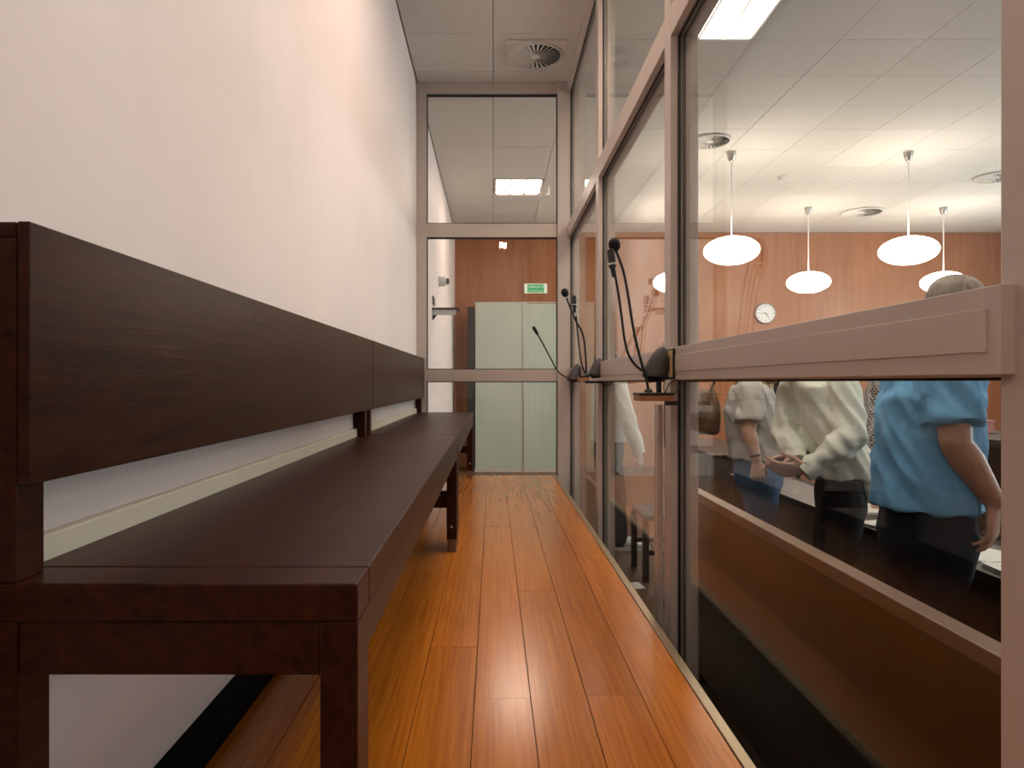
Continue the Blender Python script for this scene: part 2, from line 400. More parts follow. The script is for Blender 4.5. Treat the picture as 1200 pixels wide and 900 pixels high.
# ---------------------------------------------------------------- dock benches
ZS = EYE-0.235
def bench(y0, y1, label, breadboard):
    t = thing('wooden_bench', (-0.38, (y0+y1)/2, 0), label, 'bench', 'dark benches along the white wall')
    xf, xb = -0.158, -0.603
    yb = y0+0.075 if breadboard else y0
    MB().box(xb, xf, yb+0.0008, y1, ZS-0.045, ZS).build('seat', M['oak'], t, bevel=0.003)
    if breadboard: MB().box(xb, xf, y0, yb-0.0008, ZS-0.045, ZS).build('seat_end_batten', M['oak'], t, bevel=0.003)
    lw, ld = 0.044, 0.07
    for ya in (y0, y1-ld-0.03):
        lf = MB().box(xf-lw, xf, ya, ya+ld, 0.055, ZS-0.045).build('front_leg', M['oak'], t, bevel=0.002)
        MB().box(xf-lw+.003, xf-.003, ya+.003, ya+ld-.003, 0.0, 0.0545).build('foot', M['strip'], lf, bevel=0.002)
        MB().lathe([(0.006, 0), (0.006, 0.002), (0.001, 0.004)], (xf-lw/2, ya+.0005, 0.11), (0, -1, 0), 12).build('bolt', M['silver'], lf)
        MB().box(-0.600, -0.555, ya, ya+ld-.01, 0.0, ZS-0.045).build('rear_leg', M['oak'], t, bevel=0.002)
        MB().box(-0.600, -0.5555, ya, ya+.05, ZS, 0.905).build('back_post', M['oak'], t, bevel=0.002)
        MB().box(-0.555, xf-lw, ya+.012, ya+.045, 0.190, 0.243).build('stretcher', M['oak'], t, bevel=0.002)
        MB().box(-0.555, xf-lw, ya+.004, ya+.040, ZS-0.108, ZS-0.0455).build('cross_rail', M['oak'], t, bevel=0.002)
    MB().box(xf-.022, xf-.001, y0+ld, y1-ld-0.03, ZS-0.100, ZS-0.0455).build('apron', M['oak'], t, bevel=0.002)
    MB().box(-0.555, -0.540, y0, y1, EYE-0.120, 0.924).build('backrest', M['oak'], t, bevel=0.002)
    MB().box(-0.600, -0.5555, y0, y1, 0.9055, 0.9235).build('backrest_cap', M['oak'], t, bevel=0.003)
bench(0.795, 3.055, 'long dark-stained wooden bench in the foreground, seat end nearest the viewer', True)
bench(3.063, 5.36, 'further dark-stained wooden bench reaching the glazed end wall', False)

# ---------------------------------------------------------------- conference microphones on the rail
def gooseneck(t, pts, r=0.0042, sub=2, name='gooseneck'): return MB().tube(pts, r, 8, sub).build(name, M['black'], t)
def foam_head(t, c, d, r=0.021):
    MB().lathe([(r*.35, -r*1.1), (r*.8, -r*.75), (r, -.1*r), (r*.93, r*.45), (r*.6, r*.95), (r*.1, r*1.12)], c, d, 20).build('foam_cap', M['foam'], t)
def capsule_head(t, c, d):
    o = MB().lathe([(0.005, -.052), (0.0075, -.036), (0.008, -.02)], c, d, 14).build('mic_stem', M['black'], t)
    MB().lathe([(0.0115, -.022), (0.0125, -.014), (0.0125, .030), (0.0095, .038), (0.002, .040)], c, d, 16).build('mic_grille', M['black'], t)
    MB().lathe([(0.0130, -.012), (0.0130, -.006)], c, d, 16).build('ring', M['silver'], t)
def shade_body(t, c, s):
    x, y, z = c                                        # tapering grey housing with a clip on top
    secs = []
    for h, rx, ry, dx in ((0, .030, .022, .0), (.006, .050, .034, .0), (.030, .048, .033, .004), (.070, .036, .026, .013), (.100, .022, .017, .023), (.112, .010, .010, .028)):
        secs.append(((x+dx*s, y, z+h*s), (rx*s, 0, -.004*s), (0, ry*s, 0)))
    b = MB().loft(secs, 20).build('housing', M['dgrey'], t)
    MB().box(x+.024*s, x+.032*s, y-.006*s, y+.006*s, z+.104*s, z+.128*s).build('clip', M['silver'], b, bevel=.001)
    MB().loft([((x+.004*s, y, z-.016*s), (.030*s, 0, .004*s), (0, .02*s, 0)), ((x, y, z+.002*s), (.053*s, 0, -.004*s), (0, .036*s, 0)), ((x, y, z+.010*s), (.050*s, 0, -.004*s), (0, .034*s, 0))], 20).build('base_rim', M['black'], t)
def ledge(name, label, x0, x1, y0, y1, z, bracket_to):
    t = thing(name, ((x0+x1)/2, (y0+y1)/2, z), label, 'shelf')
    MB().box(x0, x1, y0, y1, z-.026, z-.0085).build('board', M['ledge'], t, bevel=.0015)
    MB().box(x0-.002, x1+.002, y0-.002, y1+.002, z-.008, z).build('mat', M['black'], t, bevel=.0015)
    MB().box(x1-.015, XI-.0005, (y0+y1)/2-.012, (y0+y1)/2+.012, z-.040, z-.0265).build('bracket', M['black'], t, bevel=.001)
    return t
def P(px, py, Y): return Vector(((px-578)/800*Y, Y, EYE+(448-py)/800*Y))
# unit nearest the viewer
ledge('microphone_shelf', 'small wooden shelf under the glazing rail nearest the viewer', .455, .560, 2.12, 2.215, .703, XI)
t = thing('gooseneck_microphone', P(760, 460, 2.17), 'tall gooseneck microphone with round black foam cap standing on the nearest shelf', 'microphone')
MB().lathe([(.014, 0.0005), (.013, .006), (.007, .012)], (P(760, 459, 2.17).x, 2.17, .7035), (0, 0, 1), 16).build('mic_base', M['black'], t)
gooseneck(t, [P(760, 458, 2.17), P(758, 446, 2.17), P(750, 420, 2.18), P(742, 385, 2.18), P(736, 345, 2.19), P(731, 318, 2.19), P(724, 299, 2.2), P(721, 291, 2.2)], .0046)
foam_head(t, P(720, 287, 2.2), (-.25, 0, 1), .0195)
t = thing('gooseneck_microphone', P(772, 436, 2.19), 'gooseneck microphone with slim silver-ringed capsule curving from the nearest grey housing', 'microphone')
shade_body(t, (.522, 2.19, .752), .86)
MB().box(.524, .538, 2.18, 2.20, .703, .738).build('stand', M['black'], t, bevel=.002)
gooseneck(t, [P(757, 437, 2.19), P(746, 430, 2.19), P(737, 418, 2.19), P(732, 400, 2.19), P(729, 375, 2.19), P(725, 345, 2.19), P(720, 318, 2.19)])
capsule_head(t, P(717, 306, 2.19), (-.12, 0, 1))
# brass latch and cables
t = thing('latch_plate', (.565, 2.16, .79), 'brass latch plate with a slot beside the nearest grey housing', 'latch')
MB().box(.5590, .5655, 2.118, 2.196, .745, .842).build('backing', M['black'], t, bevel=.002)
MB().box(.5555, .5588, 2.126, 2.190, .752, .836).build('plate', M['brass'], t, bevel=.0015)
MB().box(.5540, .5553, 2.150, 2.166, .770, .818).build('slot', M['ink'], t)
for zz in (.760, .828): MB().lathe([(.004, 0), (.004, .0015), (.001, .0022)], (.5554, 2.158, zz), (-1, 0, 0), 10).build('screw', M['silver'], t)
tag(MB().tube([P(779, 442, 2.14), P(777, 460, 2.14), P(786, 464, 2.14), P(795, 458, 2.14), P(797, 447, 2.14), P(788, 445, 2.14), P(780, 456, 2.14), P(778, 480, 2.15), P(779, 525, 2.15)], .0016, 6, 2).build('microphone_cable', M['black']), 'thin black cable looping below the nearest microphone shelf', 'cable')
# middle unit
ledge('microphone_shelf', 'small wooden shelf at the middle pair of microphones', .452, .500, 3.56, 3.66, .770, XI)
t = thing('gooseneck_microphone', P(687, 441, 3.6), 'gooseneck microphone with round foam cap at the middle shelf', 'microphone')
MB().lathe([(.014, 0.0005), (.013, .006), (.007, .012)], (P(687, 440, 3.6).x, 3.6, .7705), (0, 0, 1), 16).build('mic_base', M['black'], t)
gooseneck(t, [P(687, 440, 3.6), P(687, 425, 3.6), P(685, 400, 3.6), P(682, 388, 3.6), P(675, 377, 3.6), P(668, 360, 3.6), P(664, 349, 3.6)], .005)
foam_head(t, P(662, 343, 3.6), (-.35, 0, 1), .0205)
t = thing('gooseneck_microphone', P(704, 438, 3.6), 'gooseneck microphone with slim capsule running from the middle grey housing', 'microphone')
shade_body(t, (.545, 3.62, .772), .80)
gooseneck(t, [(.50, 3.62, .775), P(690, 442, 3.61), P(685, 437, 3.6), P(681, 425, 3.6), P(678, 400, 3.6), P(675, 370, 3.6)], .0045)
capsule_head(t, P(673, 355, 3.6), (-.05, 0, 1))
tag(MB().tube([P(706, 447, 3.58), P(709, 452, 3.58), P(715, 452, 3.58), P(716, 445, 3.58), (.584, 3.58, .752)], .0022, 6, 2).build('microphone_cable', M['black']), 'thin black cable loop under the middle grey housing', 'cable')
# far unit
t = thing('gooseneck_microphone', P(678, 440, 4.55), 'farthest gooseneck microphone leaning left in front of the end glazing', 'microphone')
shade_body(t, (.540, 4.55, .752), .92)
MB().box(.560, XI-.0005, 4.535, 4.565, .752, .775).build('stand', M['black'], t, bevel=.002)
gooseneck(t, [(.505, 4.55, .765), P(661, 441, 4.55), P(653, 435, 4.55), P(648, 425, 4.55), P(638, 406, 4.55), P(629, 390, 4.55)], .0052)
MB().lathe([(.007, -.03), (.010, -.02), (.0115, .02), (.006, .032)], P(627.5, 387.5, 4.55), (-.5, 0, .86), 14).build('mic_head', M['foam'], t)

# ---------------------------------------------------------------- pendants
ZP = 2.09
def pendant(x, y, label):
    t = thing('pendant_lamp', (x, y, CEIL), label, 'pendant lamp', 'opal pendant lamps')
    MB().lathe([(.050, 0), (.048, -.03), (.034, -.075), (.018, -.10), (.008, -.105)], (x, y, CEIL), (0, 0, 1), 20).build('canopy', M['silver'], t)
    MB().tube([(x, y, CEIL-.10), (x, y, ZP+.15)], .008, 8).build('rod', M['white'], t)
    prof = [(.276*max(math.cos(a), .03), .142*math.sin(a)) for a in [(-PI/2 + PI*i/16) for i in range(17)]]
    MB().lathe(prof, (x, y, ZP), (0, 0, 1), 40).build('shade', M['lamp'], t)
    MB().lathe([(.03, .138), (.028, .150), (.010, .156)], (x, y, ZP), (0, 0, 1), 16).build('collar', M['white'], t)
    return t
p0 = pendant(2.45, 7.02, 'larger-looking glowing oval pendant lamp left of the round clock, front row')
for x, y, lab in ((4.27, 7.02, 'large-looking glowing oval pendant lamp at upper right, front row'),
                  (2.45, 9.25, 'glowing oval pendant lamp half hidden by the dark glazing post'),
                  (4.27, 9.25, 'small-looking glowing oval pendant lamp just above right of the clock'),
                  (6.10, 9.25, 'rear glowing oval pendant lamp overlapped by the grey-haired head')):
    dup(p0, (x, y, CEIL), lab)

# ---------------------------------------------------------------- vents, detector
def vent(x, y, r, label, plate):
    t = thing('ceiling_vent', (x, y, CEIL), label, 'air vent', 'swirl ceiling vents')
    z = CEIL
    if plate: MB().box(x-plate/2, x+plate/2, y-plate/2, y+plate/2, z-.008, z-.0005).build('plate', M['tile'], t, bevel=.003)
    MB().lathe([(r, -.0085), (r, -.010), (r*.97, -.012)], (x, y, z), (0, 0, 1), 40).build('dark_opening', M['gasket'], t)
    MB().lathe([(r*.22, -.0125), (r*.20, -.020), (.01, -.022)], (x, y, z), (0, 0, 1), 32).build('hub', M['tile'], t)
    bl = MB(); n = 28
    for i in range(n):
        a = 2*PI*i/n; b = a + 2*PI/n*0.62
        q = []
        for rr, tw in ((r*.20, .10), (r*1.0, 0)):
            q.append((rr, a+tw)); q.append((rr, b+tw))
        pt = lambda rr, an, dz: (x+rr*math.cos(an), y+rr*math.sin(an), z+dz)
        bl.hexa([pt(*q[0], -.024), pt(*q[2], -.024), pt(*q[3], -.013), pt(*q[1], -.013), pt(*q[0], -.022), pt(*q[2], -.022), pt(*q[3], -.011), pt(*q[1], -.011)])
    tag(bl.build('swirl_blades', M['tile'], t), kind='stuff')
    MB().lathe([(r*.99, -.012), (r*1.0, -.024), (r*1.05, -.020), (r*1.07, -.008)], (x, y, z), (0, 0, 1), 40).build('rim', M['tile'], t)
vent(.305, 4.93, .185, 'swirl vent in a square plate on the dock ceiling', .42)
vent(2.12, 6.68, .185, 'round swirl vent beside the left front pendant rod', .0)
vent(5.12, 9.48, .25, 'round swirl vent on the far ceiling between the pendant rods', .0)
vent(5.78, 7.85, .20, 'round swirl vent on the ceiling at the right edge of the pane', .0)
t = thing('smoke_detector', (3.33, 7.87, CEIL), 'small white smoke detector on the courtroom ceiling', 'detector')
MB().lathe([(.055, 0), (.055, -.015)], (3.33, 7.87, CEIL), (0, 0, 1), 20).build('base', M['white_dull'], t)
MB().lathe([(.046, -.0155), (.042, -.035), (.02, -.045)], (3.33, 7.87, CEIL), (0, 0, 1), 20).build('sensor_head', M['white_dull'], t)

# ---------------------------------------------------------------- things on the far wall
cx, cz, cy, cr = 4.295, 1.823, YFAR-.03, .165
t = thing('wall_clock', (cx, cy, cz), 'round white wall clock with silver rim on the wood wall', 'clock')
MB().lathe([(cr, 0.028), (cr, -.012), (cr*.93, -.022), (cr*.90, -.014), (cr*.90, .0)], (cx, cy, cz), (0, 1, 0), 40).build('rim', M['silver'], t)
MB().lathe([(cr*.905, 0.0), (cr*.905, -.006)], (cx, cy, cz), (0, 1, 0), 40).build('dial', M['clockface'], t)
def hand(ang, ln, wd, y):
    d = Vector((math.sin(ang), 0, math.cos(ang))); s = Vector((math.cos(ang), 0, -math.sin(ang))); c = Vector((cx, y, cz))
    a = [c-d*.02-s*wd, c-d*.02+s*wd, c+d*ln+s*wd*.6, c+d*ln-s*wd*.6]
    return MB().hexa([p+Vector((0, .001, 0)) for p in a]+[p-Vector((0, .001, 0)) for p in a])
hand(math.radians(142), .085, .006, cy-.009).build('hour_hand', M['ink'], t)
hand(math.radians(270), .105, .0045, cy-.012).build('minute_hand', M['ink'], t)
for h in range(1, 13):
    a = 2*PI*h/12; q = text_mb(str(h), .040, .001)
    q.v = [(cx+vx+cr*.74*math.sin(a), cy-.0072-vz, cz+vy+cr*.74*math.cos(a)) for vx, vy, vz in q.v]
    q.build('numeral', M['ink'], t, recalc=False, smooth=False)
# exit sign
sx, sz, sy = .668, 2.215, YFAR-.05
t = thing('exit_sign', (sx, sy, sz), 'green and white emergency exit sign on the wood wall', 'exit sign')
MB().box(sx-.180, sx+.180, sy, sy+.05, sz-.074, sz+.074).build('housing', M['signwhite'], t, bevel=.004)
MB().box(sx-.130, sx+.130, sy-.003, sy-.0002, sz-.062, sz+.062).build('green_panel', M['green'], t)
for txt, dz, sc_, in (('ÚNIKOVÝ', .020, .062), ('VÝCHOD', -.038, .036)):
    q = text_mb(txt, sc_, .001); q.v = [(sx+a*(1.0 if dz > 0 else 1.5), sy-.0045-c, sz+dz+b) for a, b, c in q.v]
    q.build('lettering', M['signwhite'], t, recalc=False, smooth=False)
# frosted glass screen under the sign
FY = 10.15
t = thing('frosted_glass_screen', (.45, FY, CF), 'tall pale green frosted glass screen below the exit sign', 'glass screen')
MB().box(-.266, .436, FY, FY+.012, CF+.05, 1.915).build('glass_leaf', M['frost'], t, bevel=.002)
MB().box(.456, 1.16, FY, FY+.012, CF+.05, 1.905).build('glass_leaf', M['frost'], t, bevel=.002)
MB().box(.437, .455, FY-.01, FY+.02, CF, 1.915).build('upright', M['silver'], t, bevel=.002)
MB().box(-.28, 1.17, FY-.005, FY+.018, CF, CF+.049).build('bottom_rail', M['alu'], t, bevel=.002)
MB().box(-.28, 1.17, FY-.004, FY+.016, 1.9155, 1.93).build('top_rail', M['frost'], t, bevel=.002)
MB().box(.40, .50, FY-.016, FY-.0055, 1.885, 1.915).build('clamp', M['silver'], t, bevel=.002)
t = thing('dark_jamb', (-.33, 10.3, CF), 'narrow black jamb filling the dark gap left of the frosted screen', 'jamb')  # black upright standing in for the dark gap beside the screen
MB().box(-.385, -.285, 10.15, 10.65, CF+.04, 1.86).build('body', M['black'], t, bevel=.004)
MB().box(-.380, -.290, 10.16, 10.64, CF, CF+.0395).build('plinth', M['black'], t)
MB().box(-.380, -.290, 10.138, 10.149, CF+.06, 1.84).build('front_strip', M['black'], t, bevel=.002)

# ---------------------------------------------------------------- left wall beyond the end glazing
t = thing('wall_camera', (XW, 7.6, 1.86), 'white wall camera with dark lens on the white wall beyond the glass', 'camera')
MB().lathe([(.062, .0005), (.062, .012)], (XW, 7.6, 1.86), (1, 0, 0), 24).build('mount', M['white_dull'], t)
MB().lathe([(.056, .0125), (.056, .060), (.048, .080), (.030, .084)], (XW, 7.6, 1.86), (1, 0, 0), 24).build('body', M['white_dull'], t)
MB().lathe([(.034, .0845), (.034, .108), (.024, .118), (.004, .122)], (XW, 7.6, 1.86), (1, 0, 0), 20).build('lens', M['dgrey'], t)
t = thing('wall_shelf', (XW, 6.85, 1.46), 'thin dark wall shelf on the white wall beyond the end glass', 'shelf')
MB().box(XW+.001, -.335, 6.75, 6.95, 1.455, 1.475).build('board', M['courtwood'], t, bevel=.002)
MB().box(XW+.001, -.37, 6.765, 6.79, 1.405, 1.4545).build('front_rail', M['white_dull'], t, bevel=.002)
MB().hexa([(XW+.001, 6.80, 1.36), (XW+.012, 6.80, 1.36), (XW+.012, 6.82, 1.36), (XW+.001, 6.82, 1.36), (XW+.001, 6.80, 1.4545), (XW+.08, 6.80, 1.4545), (XW+.08, 6.82, 1.4545), (XW+.001, 6.82, 1.4545)]).build('bracket', M['courtwood'], t)
t = thing('wall_switch', (XW, 6.9, 1.55), 'small grey switch above the dark wall shelf', 'switch')
MB().box(XW+.0005, XW+.010, 6.80, 6.99, 1.515, 1.60).build('plate', M['dgrey'], t, bevel=.003)
MB().box(XW+.0105, XW+.022, 6.86, 6.93, 1.535, 1.58).build('rocker', M['silver'], t, bevel=.003)

# ---------------------------------------------------------------- courtroom furniture
t = thing('court_bench', (1.1, 1.8, CF), 'long low-backed brown courtroom bench just behind the near glass', 'bench')
MB().box(.862, .912, .25, 3.12, .235, .269).build('top_rail', M['strip'], t, bevel=.003)
MB().box(.866, .908, .25, 3.12, CF+.12, .2345).build('back_panel', M['courtwood'], t, bevel=.002)
MB().box(.909, 1.27, .27, 3.10, CF+.41, CF+.45).build('seat', M['courtwood'], t, bevel=.004)
for y in (.30, 1.65, 3.02): MB().box(.915, 1.25, y, y+.05, CF, CF+.4095).build('side_leg', M['courtwood'], t, bevel=.002)
def chair(x, y, rz, label, seat_m, frame_m, back_h=.86):
    t = thing('court_chair', (0, 0, 0), label, 'chair')
    # facing -x before turning; local coordinates at the origin
    MB().box(-.21, .21, -.21, .21, .41, .45).build('seat', seat_m, t, bevel=.012)
    MB().hexa([(.185, -.20, .52), (.215, -.20, .52), (.215, .20, .52), (.185, .20, .52), (.225, -.19, back_h), (.250, -.19, back_h), (.250, .19, back_h), (.225, .19, back_h)]).build('backrest', seat_m, t, bevel=.01)
    for sx in (-1, 1):
        for sy in (-1, 1):
            top = .4095
            MB().box(sx*.195-.02, sx*.195+.02, sy*.19-.02, sy*.19+.02, 0, top).build('leg', frame_m, t, bevel=.003)
    for sy in (-1, 1):
        MB().hexa([(.175, sy*.19-.015, .4505), (.210, sy*.19-.015, .4505), (.210, sy*.19+.015, .4505), (.175, sy*.19+.015, .4505), (.19, sy*.19-.015, .519), (.22, sy*.19-.015, .519), (.22, sy*.19+.015, .519), (.19, sy*.19+.015, .519)]).build('back_post', frame_m, t)
        MB().box(-.174, .174, sy*.19-.01, sy*.19+.01, .18, .21).build('stretcher', frame_m, t)
    t.location = (x, y, CF); t.rotation_euler = (0, 0, rz)
    return t
chair(1.215, 4.76, 0, 'wooden chair with grey padded seat seen low through the middle pane', M['upholstery'], M['courtwood'])
chair(2.62, 6.1, PI*.5, 'dark high-backed chair behind the two people at the left of the near pane', M['darkchair'], M['black'], 1.36)
chair(4.75, 6.9, PI*.62, 'dark high-backed chair at the right behind the judge desk', M['darkchair'], M['black'], 1.45)
def desk(name, label, x0, x1, y0, y1, top, m):
    t = thing(name, ((x0+x1)/2, (y0+y1)/2, CF), label, 'desk')
    MB().box(x0, x1, y0, y1, top-.035, top).build('desktop', m, t, bevel=.003)
    MB().box(x0+.20, x0+.225, y0+.03, y1-.03, CF+.05, top-.0355).build('front_panel', m, t)
    MB().box(x0+.226, x1-.01, y0+.03, y0+.06, CF, top-.0355).build('side_panel', m, t)
    MB().box(x0+.226, x1-.01, y1-.06, y1-.03, CF, top-.0355).build('side_panel', m, t)
    return t
desk('counsel_desk', 'dark counsel desk covered with papers behind the standing men', 1.72, 2.06, 1.3, 5.0, .07, M['courtwood'])
desk('counsel_desk', 'dark desk far left beyond the woman in the grey shirt', 1.75, 2.35, 5.5, 7.1, .15, M['courtwood'])
t = desk('judge_desk', 'raised brown judge desk at the far right carrying a pink box', 3.9, 4.7, 4.6, 6.35, .29, M['courtwood'])
t = thing('card_box', (4.31, 6.1, .29), 'dusty pink card box on the raised desk at the right', 'box')
MB().box(4.20, 4.42, 6.02, 6.20, .2905, .375).build('body', M['pink'], t, bevel=.003)
MB().box(4.195, 4.425, 6.015, 6.205, .3755, .40).build('lid', M['pink'], t, bevel=.003)
# papers on the counsel desk
def sheet(x, y, wx, wy, rz, z, n, label, grp='papers on the counsel desk', name='paper_stack'):
    mb = MB()
    for i in range(n):
        a = rz + random.uniform(-.06, .06); ca, sa = math.cos(a), math.sin(a)
        pts = [(x+ca*p*wx/2-sa*q*wy/2, y+sa*p*wx/2+ca*q*wy/2) for p, q in ((-1, -1), (1, -1), (1, 1), (-1, 1))]
        z0 = z+.0005+i*.0032
        mb.hexa([(p[0], p[1], z0) for p in pts]+[(p[0], p[1], z0+.0028) for p in pts])
    return tag(mb.build(name, M['paper']), label, 'paper', grp)
sheet(1.90, 3.55, .26, .26, .08, .07, 4, 'white paper pile beside the hand with the wristwatch')
sheet(1.86, 3.12, .22, .28, .25, .07, 3, 'crumpled-looking white sheets nearer the blue shirt')
sheet(1.85, 2.30, .20, .34, -.15, .07, 4, 'white paper pile under the hanging hand at the right edge')
sheet(1.88, 2.66, .21, .28, .2, .07, 2, 'white sheet behind the blue shirted man on the desk')
t = thing('ring_binder', (1.90, 1.85, .07), 'grey ring binder lying on the counsel desk', 'binder')
MB().box(1.78, 2.04, 1.70, 2.02, .0705, .076).build('cover', M['upholstery'], t); MB().box(1.79, 2.03, 1.71, 2.01, .0765, .115).build('sheets', M['paper'], t); MB().box(1.78, 2.04, 1.70, 2.02, .1155, .120).build('cover', M['upholstery'], t)
sheet(.93, 4.47, .09, .14, .2, CF, 2, 'small white paper lying on the floor just outside the glass', None, 'paper_sheet')

#PEOPLE
# ---------------------------------------------------------------- people
def remeshed(mb, voxel, smooth, name, m, parent, fold=None, ratio=None):
    """one continuous surface grown over all overlapping lofts"""
    me = bpy.data.meshes.new('tmp'); me.from_pydata(mb.v, [], mb.f); me.update()
    bm = bmesh.new(); bm.from_mesh(me); bmesh.ops.recalc_face_normals(bm, faces=bm.faces); bm.to_mesh(me); bm.free()
    o = bpy.data.objects.new('tmp', me); C.objects.link(o)
    r = o.modifiers.new('r', 'REMESH'); r.mode = 'VOXEL'; r.voxel_size = voxel; r.adaptivity = 0
    if smooth: s = o.modifiers.new('s', 'SMOOTH'); s.iterations = smooth; s.factor = .5
    if ratio: d = o.modifiers.new('d', 'DECIMATE'); d.ratio = ratio
    dg = bpy.context.evaluated_depsgraph_get(); dg.update()
    e = bpy.data.meshes.new_from_object(o.evaluated_get(dg))
    bpy.data.objects.remove(o); bpy.data.meshes.remove(me)
    if fold:
        ns = [v.normal.copy() for v in e.vertices]
        for v, nn in zip(e.vertices, ns): v.co += nn*fold(v.co)
    out = MB(); out.v = [tuple(v.co) for v in e.vertices]; out.f = [tuple(p.vertices) for p in e.polygons]; out.smooth = True
    bpy.data.meshes.remove(e)
    q = out.build(name, m, parent, recalc=False)
    for p in q.data.polygons: p.use_smooth = True
    return q
def V(*a): return Vector(a)
def folds(amp, f=(7, 7, 3), seed=0, lean=(0, 0, 0)):
    def g(p):
        q = V(p.x*f[0]+p.z*lean[0]+seed, p.y*f[1]+p.z*lean[1], p.z*f[2]+p.x*lean[2])
        a = noise.noise(q*1.0); b = noise.noise(q*2.1+V(5, 1, 2))
        return amp*((1-abs(a)*2.2)*.7 + b*.5 - .35)
    return g
def limb(mb, pts, radii, n=14):
    """tapered limb with rounded ends through the joints"""
    P2 = [pts[0]]; R = [radii[0]]
    for i in range(1, len(pts)):
        for k in (1/3, 2/3, 1):
            P2.append(pts[i-1].lerp(pts[i], k)); R.append(radii[i-1]+(radii[i]-radii[i-1])*k)
    mb.tube(P2, R, n)
    for p, r in zip(pts, radii): mb.ball(p, r*.99, 12, 6)
def make_hand(mb, wrist, fwd, palm, thumb, curl=.5, s=1.0, spread=.02, thumb_curl=.3):
    """fwd: along the hand; palm: out of the palm; thumb: towards the thumb side"""
    fwd = fwd.normalized(); palm = (palm-fwd*palm.dot(fwd)).normalized(); thumb = (thumb-fwd*thumb.dot(fwd)-palm*thumb.dot(palm)).normalized()
    mb.loft([(wrist-fwd*.012*s, thumb*.024*s, palm*.017*s), (wrist+fwd*.015*s, thumb*.030*s, palm*.017*s), (wrist+fwd*.055*s, thumb*.041*s, palm*.015*s), (wrist+fwd*.090*s, thumb*.042*s, palm*.0125*s), (wrist+fwd*.098*s, thumb*.036*s, palm*.009*s)], 16)
    for i, (off, ln, r) in enumerate(((.0325, .95, .0090), (.0110, 1.06, .0092), (-.0105, .99, .0088), (-.0310, .78, .0078))):
        p = wrist + fwd*(.088 - (.010 if i == 3 else 0))*s + thumb*off*s
        d = (fwd + thumb*off*spread/.02*.9).normalized(); ang = 0; pts = [p-fwd*.012*s, p]; rr = [r*s, r*s*1.02]
        for j, (L_, c) in enumerate(((.045, .75), (.028, 1.05), (.021, .6))):
            ang += curl*c*(1+.06*i)
            q = d*math.cos(ang) + palm*math.sin(ang)
            p = p + q*L_*ln*s; pts.append(p); rr.append(r*s*(.97-.08*j))
        mb.tube(pts, rr, 10, 1); mb.ball(pts[-1], rr[-1], 10, 6)
    b = wrist + fwd*.022*s + thumb*.024*s + palm*.004*s
    d1 = (fwd*.62 + thumb*.68 + palm*.22).normalized(); d2 = (fwd*.85 + thumb*(.45-thumb_curl) + palm*(.2+thumb_curl)).normalized()
    t1 = b + d1*.042*s; t2 = t1 + d2*.033*s; t3 = t2 + (d2+palm*.15*thumb_curl).normalized()*.025*s
    mb.tube([b-d1*.012*s, b, t1, t2, t3], [.015*s, .0155*s, .0112*s, .0102*s, .0080*s], 10, 1); mb.ball(t3, .0080*s, 10, 6)
def head_frame(face, tilt):
    up = (V(0, 0, 1) + tilt).normalized(); f = (face - up*face.dot(up)).normalized(); r = f.cross(up)
    return f, up, r
def make_head(mb, c, f, up, r, s=1.0):
    prof = ((-.118, .020, .022, .050), (-.108, .040, .040, .040), (-.085, .054, .062, .025), (-.055, .063, .080, .012), (-.015, .070, .091, .004), (.025, .075, .097, .0), (.060, .073, .095, -.004), (.088, .060, .079, -.006), (.106, .040, .052, -.006), (.116, .014, .02, -.006))
    mb.loft([(c+(up*z+f*o)*s, r*w_*s, f*d_*s) for z, w_, d_, o in prof], 24)
    # nose, brow, lips, chin, ears
    mb.loft([(c+(f*.088+up*.018)*s, r*.008*s, f*.010*s), (c+(f*.098-up*.005)*s, r*.010*s, f*.012*s), (c+(f*.106-up*.026)*s, r*.015*s, f*.014*s), (c+(f*.094-up*.034)*s, r*.012*s, f*.010*s)], 10)
    for sd in (-1, 1):
        mb.tube([c+(f*.083+r*sd*.014+up*.030)*s, c+(f*.084+r*sd*.034+up*.034)*s, c+(f*.070+r*sd*.052+up*.026)*s], [.007*s, .0075*s, .006*s], 8)
        mb.loft([(c+(r*sd*.070-f*.005-up*.032)*s, f*.006*s, r*.006*s), (c+(r*sd*.079-f*.010-up*.012)*s, f*.013*s, r*.007*s), (c+(r*sd*.084-f*.014+up*.012)*s, f*.018*s, r*.007*s), (c+(r*sd*.078-f*.010+up*.030)*s, f*.010*s, r*.006*s)], 10)
    mb.tube([c+(f*.078-r*.022-up*.058)*s, c+(f*.092-up*.056)*s, c+(f*.078+r*.022-up*.058)*s], [.004*s, .0065*s, .004*s], 8)
    mb.tube([c+(f*.076-r*.020-up*.067)*s, c+(f*.090-up*.068)*s, c+(f*.076+r*.020-up*.067)*s], [.004*s, .0075*s, .004*s], 8)
